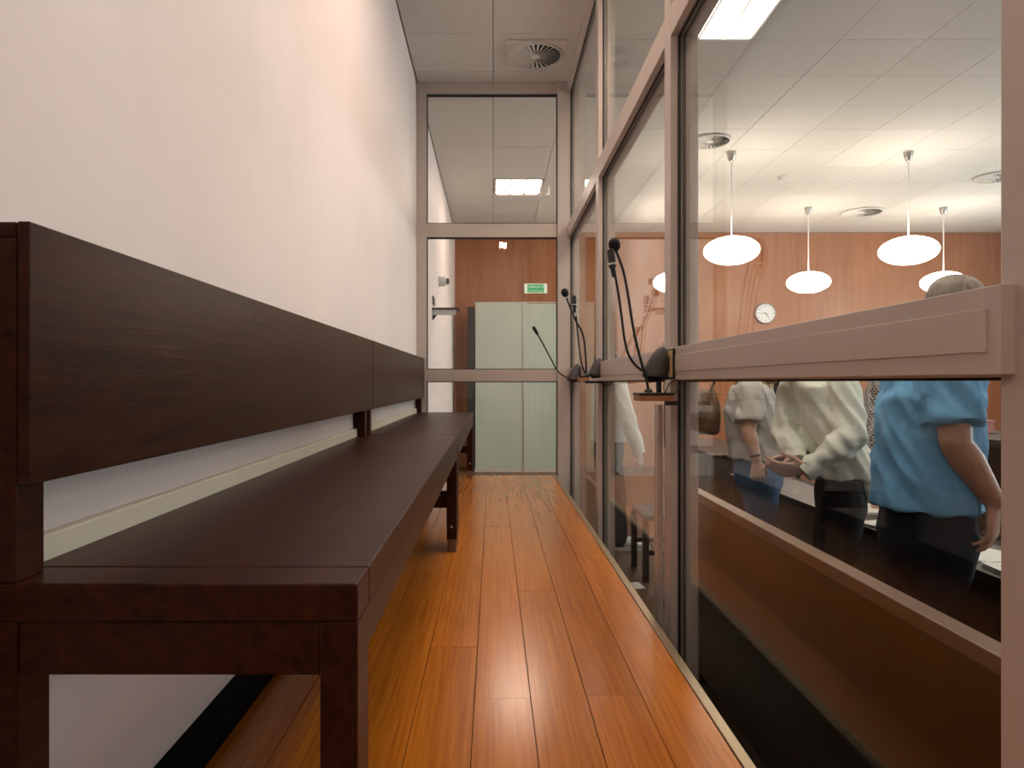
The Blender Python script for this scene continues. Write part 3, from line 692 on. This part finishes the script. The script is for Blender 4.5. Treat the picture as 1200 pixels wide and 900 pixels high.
def make_hair(parent, c, f, up, r, s, m, long=0, side=None):
    mb = MB(); k = 1.0
    low = ((-.070, .060, .050, -.045), (-.040, .072, .070, -.030), (-.005, .079, .082, -.022)) if long else ((-.052, .048, .034, -.056), (-.030, .064, .050, -.046), (.0, .074, .068, -.034))
    prof = low + ((.030, .080, .097, -.010), (.060, .0795, .103, -.004), (.085, .069, .088, -.006), (.104, .050, .063, -.008), (.119, .024, .030, -.008), (.123, .006, .008, -.008))
    mb.loft([(c+(up*z+f*o)*s, r*w_*s, f*d_*s) for z, w_, d_, o in prof], 24)
    for i in range(26):                                  # locks lying over the crown
        a = 2*PI*i/26; d = r*math.cos(a)*.078 + f*(math.sin(a)*.095-.006)
        b = up*(.045 if math.sin(a) > .4 else ((.01 if long else .036) if math.sin(a) > -.35 else (-.055 if long else -.030)))
        mb.tube([c+(up*.122+d*.12)*s, c+(up*.100+d*.72)*s, c+(d*1.04+up*.055)*s, c+(d*1.03+b)*s], [.006*s, .009*s, .008*s, .004*s], 8, 1)
    if long:
        for i in range(22):
            a = PI*.75 + PI*1.5*i/21; d = r*math.cos(a)*.080 + f*(math.sin(a)*.085-.012)
            e = c + (d*1.12)*s - V(0, 0, long*random.uniform(.8, 1.05)) + V(random.uniform(-.015, .015), random.uniform(-.015, .015), 0)
            mb.tube([c+(up*.06+d)*s, c+(d*1.08-up*.05)*s, (c+d*1.16*s).lerp(e, .6)+r*random.uniform(-.01, .01), e], [.013, .016, .015, .009], 8, 1)
    return remeshed(mb, .006, 2, 'hair', m, parent)
def shoe(parent, heel, d, m, sole_m):
    """heel on the ground at z = CF, d = direction of the toes"""
    d = d.normalized(); sd = d.cross(V(0, 0, 1)); up = V(0, 0, 1); mb = MB()
    mb.loft([(heel+d*x+up*z, sd*w_, d*0+up*h) for x, z, w_, h in ((-.02, .055, .022, .028), (.0, .058, .034, .045), (.06, .062, .036, .052), (.12, .050, .040, .038), (.19, .040, .046, .026), (.24, .036, .038, .020), (.262, .034, .018, .012))], 18)
    mb.loft([(heel+up*.08+d*.03, d*.050, sd*.036), (heel+up*.115+d*.025, d*.052, sd*.040)], 18)
    o = remeshed(mb, .006, 3, 'shoe', m, parent)
    so = MB(); ring = []
    for x, w_ in ((-.025, .020), (0, .036), (.06, .038), (.12, .042), (.19, .049), (.24, .040), (.268, .018)): ring.append((x, w_))
    pts = [heel+d*x+sd*w_ for x, w_ in ring] + [heel+d*x-sd*w_ for x, w_ in reversed(ring)]
    b = len(pts); so.v = [tuple(p+up*.0005) for p in pts]+[tuple(p+up*.026) for p in pts]
    so.f = [tuple(reversed(range(b))), tuple(range(b, 2*b))]+[(i, (i+1) % b, b+(i+1) % b, b+i) for i in range(b)]
    so.build('sole', sole_m, o, smooth=False)
    return o
SKIN = grained('skin', (0.44, 0.225, 0.145), (0.52, 0.28, 0.19), (1, 1, 1), 14, 0.5, 0.03)
SKINP = grained('skin_fair', (0.56, 0.33, 0.25), (0.63, 0.39, 0.30), (1, 1, 1), 14, 0.5, 0.02)
EYEW = mat('eye_white', (0.75, 0.73, 0.70), 0.25)
def cloth(name, a, b, scale=90): return grained(name, a, b, (1, 1, 1), scale, 0.85, 0.06, spec=0.2)
DENIM = cloth('blue_denim', (0.06, 0.12, 0.22), (0.10, 0.18, 0.30))
NAVY = cloth('navy_trousers', (0.012, 0.014, 0.022), (0.018, 0.020, 0.030))
BLACKC = cloth('black_trousers', (0.010, 0.009, 0.010), (0.016, 0.015, 0.016))
BLUE = cloth('blue_shirt_cotton', (0.15, 0.36, 0.62), (0.19, 0.44, 0.72), 40)
PALE = cloth('pale_green_grey_shirt', (0.66, 0.67, 0.59), (0.75, 0.76, 0.68), 40)
GREYT = cloth('grey_tee', (0.50, 0.48, 0.46), (0.58, 0.56, 0.54), 50)
WHITES = cloth('off_white_shirt', (0.62, 0.58, 0.50), (0.70, 0.66, 0.58), 50)
def check_mat():
    m = mat('small_check_shirt', (0.3, 0.28, 0.26), 0.85, spec=0.2); p = m.node_tree.nodes['Principled BSDF']
    tc = N(m, 'ShaderNodeTexCoord'); ck = N(m, 'ShaderNodeTexChecker'); ck.inputs['Scale'].default_value = 75
    ck.inputs[1].default_value = (0.42, 0.40, 0.38, 1); ck.inputs[2].default_value = (0.09, 0.08, 0.08, 1)
    L(m, tc.outputs['Object'], ck.inputs[0]); L(m, ck.outputs[0], p.inputs['Base Color']); return m
CHECK = check_mat()
HAIRG = grained('grey_brown_hair', (0.13, 0.095, 0.075), (0.24, 0.19, 0.155), (40, 40, 6), 2, 0.55, 0.2)
HAIRB = grained('blond_hair', (0.36, 0.22, 0.09), (0.52, 0.35, 0.16), (40, 40, 4), 2, 0.5, 0.2)
HAIRD = grained('dark_brown_hair', (0.03, 0.018, 0.012), (0.07, 0.045, 0.03), (40, 40, 6), 2, 0.5, 0.2)
BELT = mat('black_belt_leather', (0.012, 0.010, 0.010), 0.4)

def person(label, face, hips, chest, neck, head, arms, feet, top_m, leg_m, skin, hair_m, sleeve='long', waist=.155, depth=.105, shoulder=.20,
           hem=None, hem_drop=None, head_face=None, tilt=V(0, 0, 0), long_hair=0, shoe_m=None, sole_m=None, seed=0, girth=1.0, fold_amp=.010, collar=True, arm=None):
    """arms: list of dicts sh, el, wr (joints), hand (fwd, palm, thumb, curl); feet: two heel points with directions"""
    t = thing('person', (hips.x, hips.y, CF), label, 'person', None)
    face = face.normalized(); side = face.cross(V(0, 0, 1)).normalized(); g = arm or girth; leg_g = girth
    spine = (chest-hips).normalized(); fw = (face - spine*face.dot(spine)).normalized()
    # ---- the body
    b = MB()
    b.loft([(hips-V(0, 0, .10), side*.12, face*.09), (hips, side*waist*.92, face*depth*.88), (hips.lerp(chest, .45), side*waist*.86, fw*depth*.85), (chest, side*shoulder*.80, fw*depth*.95), (chest.lerp(neck, .58), side*shoulder*.62, fw*depth*.66), (neck.lerp(chest, .08), side*.065, fw*.06)], 24)
    f, up, r = head_frame((head_face or face), tilt)
    nb = head - up*.07 - f*.018
    b.tube([neck.lerp(chest, .15), neck.lerp(nb, .4), nb, head-up*.03-f*.01], [.066, .056, .054, .05], 16)
    make_head(b, head, f, up, r)
    for a in arms:
        limb(b, [a['sh'], a['sh'].lerp(a['el'], .45), a['el'], a['el'].lerp(a['wr'], .3), a['wr']], [.050*g, .047*g, .039*g, .042*g, .027*g])
        make_hand(b, a['wr']+(a['hand'][0].normalized())*.012, *a['hand'], s=a.get('s', 1.0))
    for (heel, d), sd in zip(feet, (-1, 1)):
        hip = hips + side*sd*.085 - V(0, 0, .06); ank = heel + V(0, 0, .095) + d.normalized()*.02
        kn = hip.lerp(ank, .5) + face*.025
        limb(b, [hip, hip.lerp(kn, .5), kn, kn.lerp(ank, .35), ank], [.080*leg_g, .070*leg_g, .052*leg_g, .054*leg_g, .036*leg_g])
        b.loft([(ank-V(0, 0, .05)+d.normalized()*x, d.normalized().cross(V(0, 0, 1))*w_, V(0, 0, h)) for x, w_, h in ((-.03, .02, .02), (.02, .028, .032), (.10, .032, .025), (.17, .025, .014))], 12)
    remeshed(b, .0048, 3, 'body', skin, t, ratio=.45)
    for sd in (-1, 1):
        e = MB().ball(head+f*.078+r*sd*.031+up*.012, .0125, 14, 8).build('eye', EYEW, t)
        MB().ball(head+f*.0870+r*sd*.031+up*.012, .0052, 10, 6).build('iris', M['ink'], e)
    make_hair(t, head, f, up, r, 1.0, hair_m, long_hair)
    # ---- trousers
    l = MB()
    l.loft([(hips+V(0, 0, .065), side*waist*.96, face*depth*.95), (hips-V(0, 0, .02), side*waist*1.02, face*(depth*1.02)), (hips-V(0, 0, .10), side*waist*1.0, face*depth*1.05), (hips-V(0, 0, .17), side*waist*.80, face*depth*.85)], 24)
    for (heel, d), sd in zip(feet, (-1, 1)):
        hip = hips + side*sd*.082 - V(0, 0, .06); ank = heel + V(0, 0, .075) + d.normalized()*.025
        kn = hip.lerp(ank, .5) + face*.025
        limb(l, [hip, hip.lerp(kn, .5), kn, kn.lerp(ank, .5), ank], [.098*leg_g, .090*leg_g, .074*leg_g, .068*leg_g, .062*leg_g])
    remeshed(l, .011, 3, 'trousers', leg_m, t, folds(.008, (6, 6, 4), seed+3))
    be = MB()
    be.loft([(hips+V(0, 0, .035), side*(waist*1.0+.006), face*(depth*.99+.006)), (hips+V(0, 0, .068), side*(waist*.97+.006), face*(depth*.96+.006))], 28)
    be.build('belt', BELT, t)
    # ---- shirt
    s = MB(); hz = hips + V(0, 0, hem if hem is not None else .02)
    base = hz
    s.loft([(base, side*(waist*1.12), face*depth*1.28), (base+V(0, 0, .08), side*waist*1.13, face*depth*1.26), (hips.lerp(chest, .5)+V(0, 0, .02), side*waist*1.12, fw*depth*1.2), (chest, side*shoulder*.93, fw*depth*1.14), (chest.lerp(neck, .5), side*shoulder*.92, fw*depth*.92), (chest.lerp(neck, .80), side*shoulder*.68, fw*depth*.82), (neck.lerp(chest, .06), side*.075, fw*.072)], 28)
    if hem_drop:                                         # a longer shirt tail: list of (point, u, v)
        for q in hem_drop: s.loft(q, 18)
    for a in arms:
        pts = [a['sh'].lerp(neck, .22), a['sh'], a['sh'].lerp(a['el'], .5)]
        if sleeve == 'long':
            rr = [.070, .078, .070]
            s_pts = pts + [a['el'], a['el'].lerp(a['wr'], .5), a['el'].lerp(a['wr'], .97)]; rr += [.067, .061, .046]
        else:
            rr = [.072, .082, .080]
            s_pts = [pts[0], pts[1], a['sh'].lerp(a['el'], .40), a['sh'].lerp(a['el'], .78)]; rr = [.072, .080, .080, .080]
        s.tube([s_pts[0]]+[p for i in range(len(s_pts)-1) for p in (s_pts[i].lerp(s_pts[i+1], .5), s_pts[i+1])], [rr[0]*g]+[x*g for i in range(len(rr)-1) for x in ((rr[i]+rr[i+1])/2, rr[i+1])], 16)
        if len(s_pts) > 4: s.ball(s_pts[3], rr[3]*g, 12, 6)
        s.ball(s_pts[1], rr[1]*g, 14, 8)
    sh = remeshed(s, .0085, 3, 'shirt', top_m, t, folds(fold_amp, (11, 11, 4.2), seed, (5, -4, 2.5)))
    if collar:
        co = MB(); n0 = neck.lerp(chest, .05)
        for k in range(1): co.loft([(n0-up*.010, side*.078, fw*.076), (n0+up*.030, side*.070, fw*.066), (n0+up*.034, side*.064, fw*.060), (n0-up*.004, side*.070, fw*.068)], 24, caps=False)
        co.build('collar', top_m, sh)
    if sleeve == 'long':
        for a in arms:
            d = (a['wr']-a['el']).normalized(); c0 = a['el'].lerp(a['wr'], .86); u = d.cross(V(0, 0, 1)).normalized(); v = d.cross(u)
            MB().loft([(c0, u*.048*g, v*.048*g), (c0+d*.012, u*.049*g, v*.049*g), (c0+d*.055, u*.045*g, v*.045*g), (c0+d*.058, u*.038*g, v*.038*g)], 20).build('cuff', top_m, sh)
    for heel, d in feet:
        if shoe_m: shoe(t, heel, d, shoe_m, sole_m or BELT)
    return t
BLKSHOE = mat('black_shoe_leather', (0.012, 0.010, 0.010), 0.3)
WHTSHOE = grained('white_sneaker', (0.55, 0.54, 0.52), (0.68, 0.67, 0.65), (1, 1, 1), 40, 0.6, 0.05)

# 1 - man in the blue short-sleeved shirt, in profile at the right of the near pane
fc = V(.96, .28, 0)
person('grey-haired person in a blue short-sleeved shirt and navy trousers at right', fc,
       V(1.535, 2.42, .26), V(1.545, 2.43, .68), V(1.60, 2.45, .88), V(1.665, 2.46, 1.00),
       [dict(sh=V(1.530, 2.30, .800), el=V(1.515, 2.235, .535), wr=V(1.638, 2.235, .348), hand=(V(-.02, .0, -1), V(-.5, .6, 0), V(.6, .5, .1), .50), s=1.10),
        dict(sh=V(1.63, 2.57, .790), el=V(1.66, 2.63, .52), wr=V(1.69, 2.60, .32), hand=(V(.2, 0, -1), V(-.5, -.6, 0), V(.6, -.5, 0), .5))],
       [(V(1.46, 2.32, CF), V(1, .1, 0)), (V(1.44, 2.52, CF), V(1, .35, 0))], BLUE, NAVY, SKIN, HAIRG, sleeve='short',
       waist=.160, depth=.130, shoulder=.195, hem=.032, head_face=V(.95, .25, 0), tilt=V(.22, .05, 0), shoe_m=BLKSHOE, seed=1.3, girth=1.04, arm=1.22, fold_amp=.017)
# 2 - man in the pale shirt reaching left
fc = V(-.86, .38, 0)
person('person in a pale long-sleeved shirt and black trousers, hands held forward, centre', fc,
       V(1.585, 3.12, .26), V(1.525, 3.14, .64), V(1.44, 3.16, .795), V(1.315, 3.18, .860),
       [dict(sh=V(1.54, 3.01, .705), el=V(1.530, 2.92, .500), wr=V(1.365, 2.955, .360), hand=(V(-1, .12, -.05), V(.1, .75, .45), V(-.2, -.2, .8), .45), s=.97),
        dict(sh=V(1.45, 3.29, .705), el=V(1.385, 3.22, .49), wr=V(1.365, 3.08, .395), hand=(V(-1, -.18, -.02), V(-.1, -.45, -.8), V(-.15, -.6, .5), .35), s=.97)],
       [(V(1.58, 3.03, CF), V(-.95, .3, 0)), (V(1.60, 3.21, CF), V(-.8, .5, 0))], PALE, BLACKC, SKINP, HAIRD, sleeve='long',
       waist=.145, depth=.105, shoulder=.180, hem=.045, head_face=V(-.9, .2, -.1), tilt=V(-.35, 0, 0), shoe_m=BLKSHOE, seed=5.1, fold_amp=.018,
       hem_drop=[[(V(1.660, 3.08, .205), V(.030, .02, 0), V(-.02, .05, 0)), (V(1.660, 3.08, .24), V(.040, .02, 0), V(-.03, .07, 0)), (V(1.645, 3.09, .33), V(.050, .02, 0), V(-.03, .09, 0)), (V(1.63, 3.1, .43), V(.06, .02, 0), V(-.03, .09, 0))]])
# 3 - woman in the grey tee
fc = V(.86, -.10, 0)
person('person with long blond hair in a grey tee and jeans, left in the near pane', fc,
       V(1.545, 3.98, .26), V(1.50, 3.98, .60), V(1.495, 3.98, .745), V(1.545, 3.98, .835),
       [dict(sh=V(1.435, 3.82, .685), el=V(1.405, 3.76, .465), wr=V(1.440, 3.74, .315), hand=(V(.12, 0, -1), V(.1, .9, 0), V(.9, .05, 0), .9), s=.92),
        dict(sh=V(1.56, 4.13, .685), el=V(1.63, 4.14, .475), wr=V(1.70, 4.02, .325), hand=(V(.4, -.5, -.7), V(-.4, -.3, 0), V(.4, -.8, .2), .5), s=.92)],
       [(V(1.52, 3.88, CF), V(1, -.1, 0)), (V(1.52, 4.06, CF), V(1, .1, 0))], GREYT, DENIM, SKINP, HAIRB, sleeve='short',
       waist=.150, depth=.130, shoulder=.185, hem=.03, head_face=V(.9, -.1, -.15), tilt=V(.15, 0, 0), long_hair=.215, shoe_m=BLKSHOE, seed=9.7, girth=.98, fold_amp=.016, collar=False)
# 4 - person in the off-white shirt seen through the middle pane
fc = V(.92, -.15, 0)
person('person in a loose off-white shirt and white sneakers, standing behind the middle pane', fc,
       V(.94, 5.55, .24), V(.93, 5.55, .62), V(.92, 5.55, .79), V(.925, 5.55, .89),
       [dict(sh=V(.985, 5.40, .72), el=V(1.055, 5.34, .44), wr=V(1.135, 5.32, .20), hand=(V(.12, 0, -1), V(-.6, .6, 0), V(.7, .5, 0), .5)),
        dict(sh=V(.93, 5.70, .72), el=V(1.04, 5.70, .46), wr=V(1.16, 5.60, .26), hand=(V(.2, -.1, -1), V(-.6, -.6, 0), V(.7, -.5, 0), .5))],
       [(V(.985, 5.45, CF), V(1, -.05, 0)), (V(.90, 5.64, CF), V(1, .1, 0))], WHITES, BLACKC, SKINP, HAIRD, sleeve='long',
       waist=.155, depth=.115, shoulder=.195, hem=.02, shoe_m=WHTSHOE, sole_m=WHTSHOE, seed=13.3)
# 5 - person in the checked shirt behind the blue shirt
fc = V(-.93, -.30, 0)
p5 = person('person in a small-checked shirt with a wristwatch, mostly hidden behind the blue shirt', fc,
       V(2.26, 3.62, .22), V(2.21, 3.60, .60), V(2.16, 3.58, .78), V(2.09, 3.56, .86),
       [dict(sh=V(2.13, 3.74, .700), el=V(1.990, 3.63, .43), wr=V(1.998, 3.56, .185), hand=(V(-.05, -.20, -1), V(-.1, -.8, .2), V(.9, 0, 0), .2), s=.85),
        dict(sh=V(2.20, 3.42, .700), el=V(2.20, 3.32, .44), wr=V(2.10, 3.22, .22), hand=(V(-.6, -.5, -.3), V(0, -.2, -1), V(-.5, .8, 0), .3))],
       [(V(2.28, 3.52, CF), V(-.9, -.3, 0)), (V(2.30, 3.72, CF), V(-.95, -.1, 0))], CHECK, BLACKC, SKINP, HAIRD, sleeve='long',
       waist=.15, depth=.110, shoulder=.185, hem=.02, tilt=V(-.2, -.1, 0), shoe_m=BLKSHOE, seed=17.1)
wv = V(1.9985, 3.561, .186)
wt = MB().lathe([(.031, -.012), (.034, -.008), (.034, .008), (.031, .012)], wv, (-.05, -.15, -1), 24).build('wristwatch', M['ink'], p5)
MB().lathe([(.015, 0), (.015, .004), (.013, .005)], wv+V(0, -.033, 0), (0, -1, 0), 20).build('watch_face', M['silver'], wt)
# bracelets and the shoulder bag
ppl = [o for o in S.objects if o.name.startswith('person') and o.type == 'EMPTY']
MB().lathe([(.0285, -.006), (.0305, -.003), (.0305, .003), (.0285, .006)], V(1.434, 3.742, .336), (-.2, .05, 1), 20).build('wristband', M['ink'], ppl[2])
MB().lathe([(.0285, -.004), (.0300, 0), (.0285, .004)], V(1.129, 5.321, .218), (-.3, 0, 1), 20).build('wristband', mat('red_cord', (.35, .03, .03), .6), ppl[3])
t = thing('shoulder_bag', (1.24, 4.17, .45), 'brown leather bag hanging behind the blond woman in the grey tee', 'bag')
mb = MB()
bx, by = 1.292, 4.19
mb.loft([((bx, by, .42), (.055, .02, 0), (-.03, .10, 0)), ((bx, by, .44), (.075, .02, 0), (-.03, .135, 0)), ((bx, by, .52), (.078, .02, 0), (-.03, .145, 0)), ((bx+.01, by, .60), (.062, .02, 0), (-.03, .135, 0)), ((bx+.015, by, .665), (.035, .01, 0), (-.02, .115, 0)), ((bx+.02, by, .69), (.012, .01, 0), (-.02, .085, 0))], 24)
mb.build('bag_body', M['leather'], t)
MB().tube([(bx+.02, by-.07, .68), (bx+.04, by-.07, .74), (bx+.10, by-.06, .785), (bx+.17, by-.05, .785), (bx+.21, by-.04, .76)], .009, 8, 2).build('strap', M['leather'], t)
MB().loft([((bx-.06, by-.02, .50), (.018, .006, 0), (-.02, .10, 0)), ((bx-.062, by-.02, .57), (.018, .006, 0), (-.02, .10, 0))], 20).build('front_pocket', M['leather'], t)
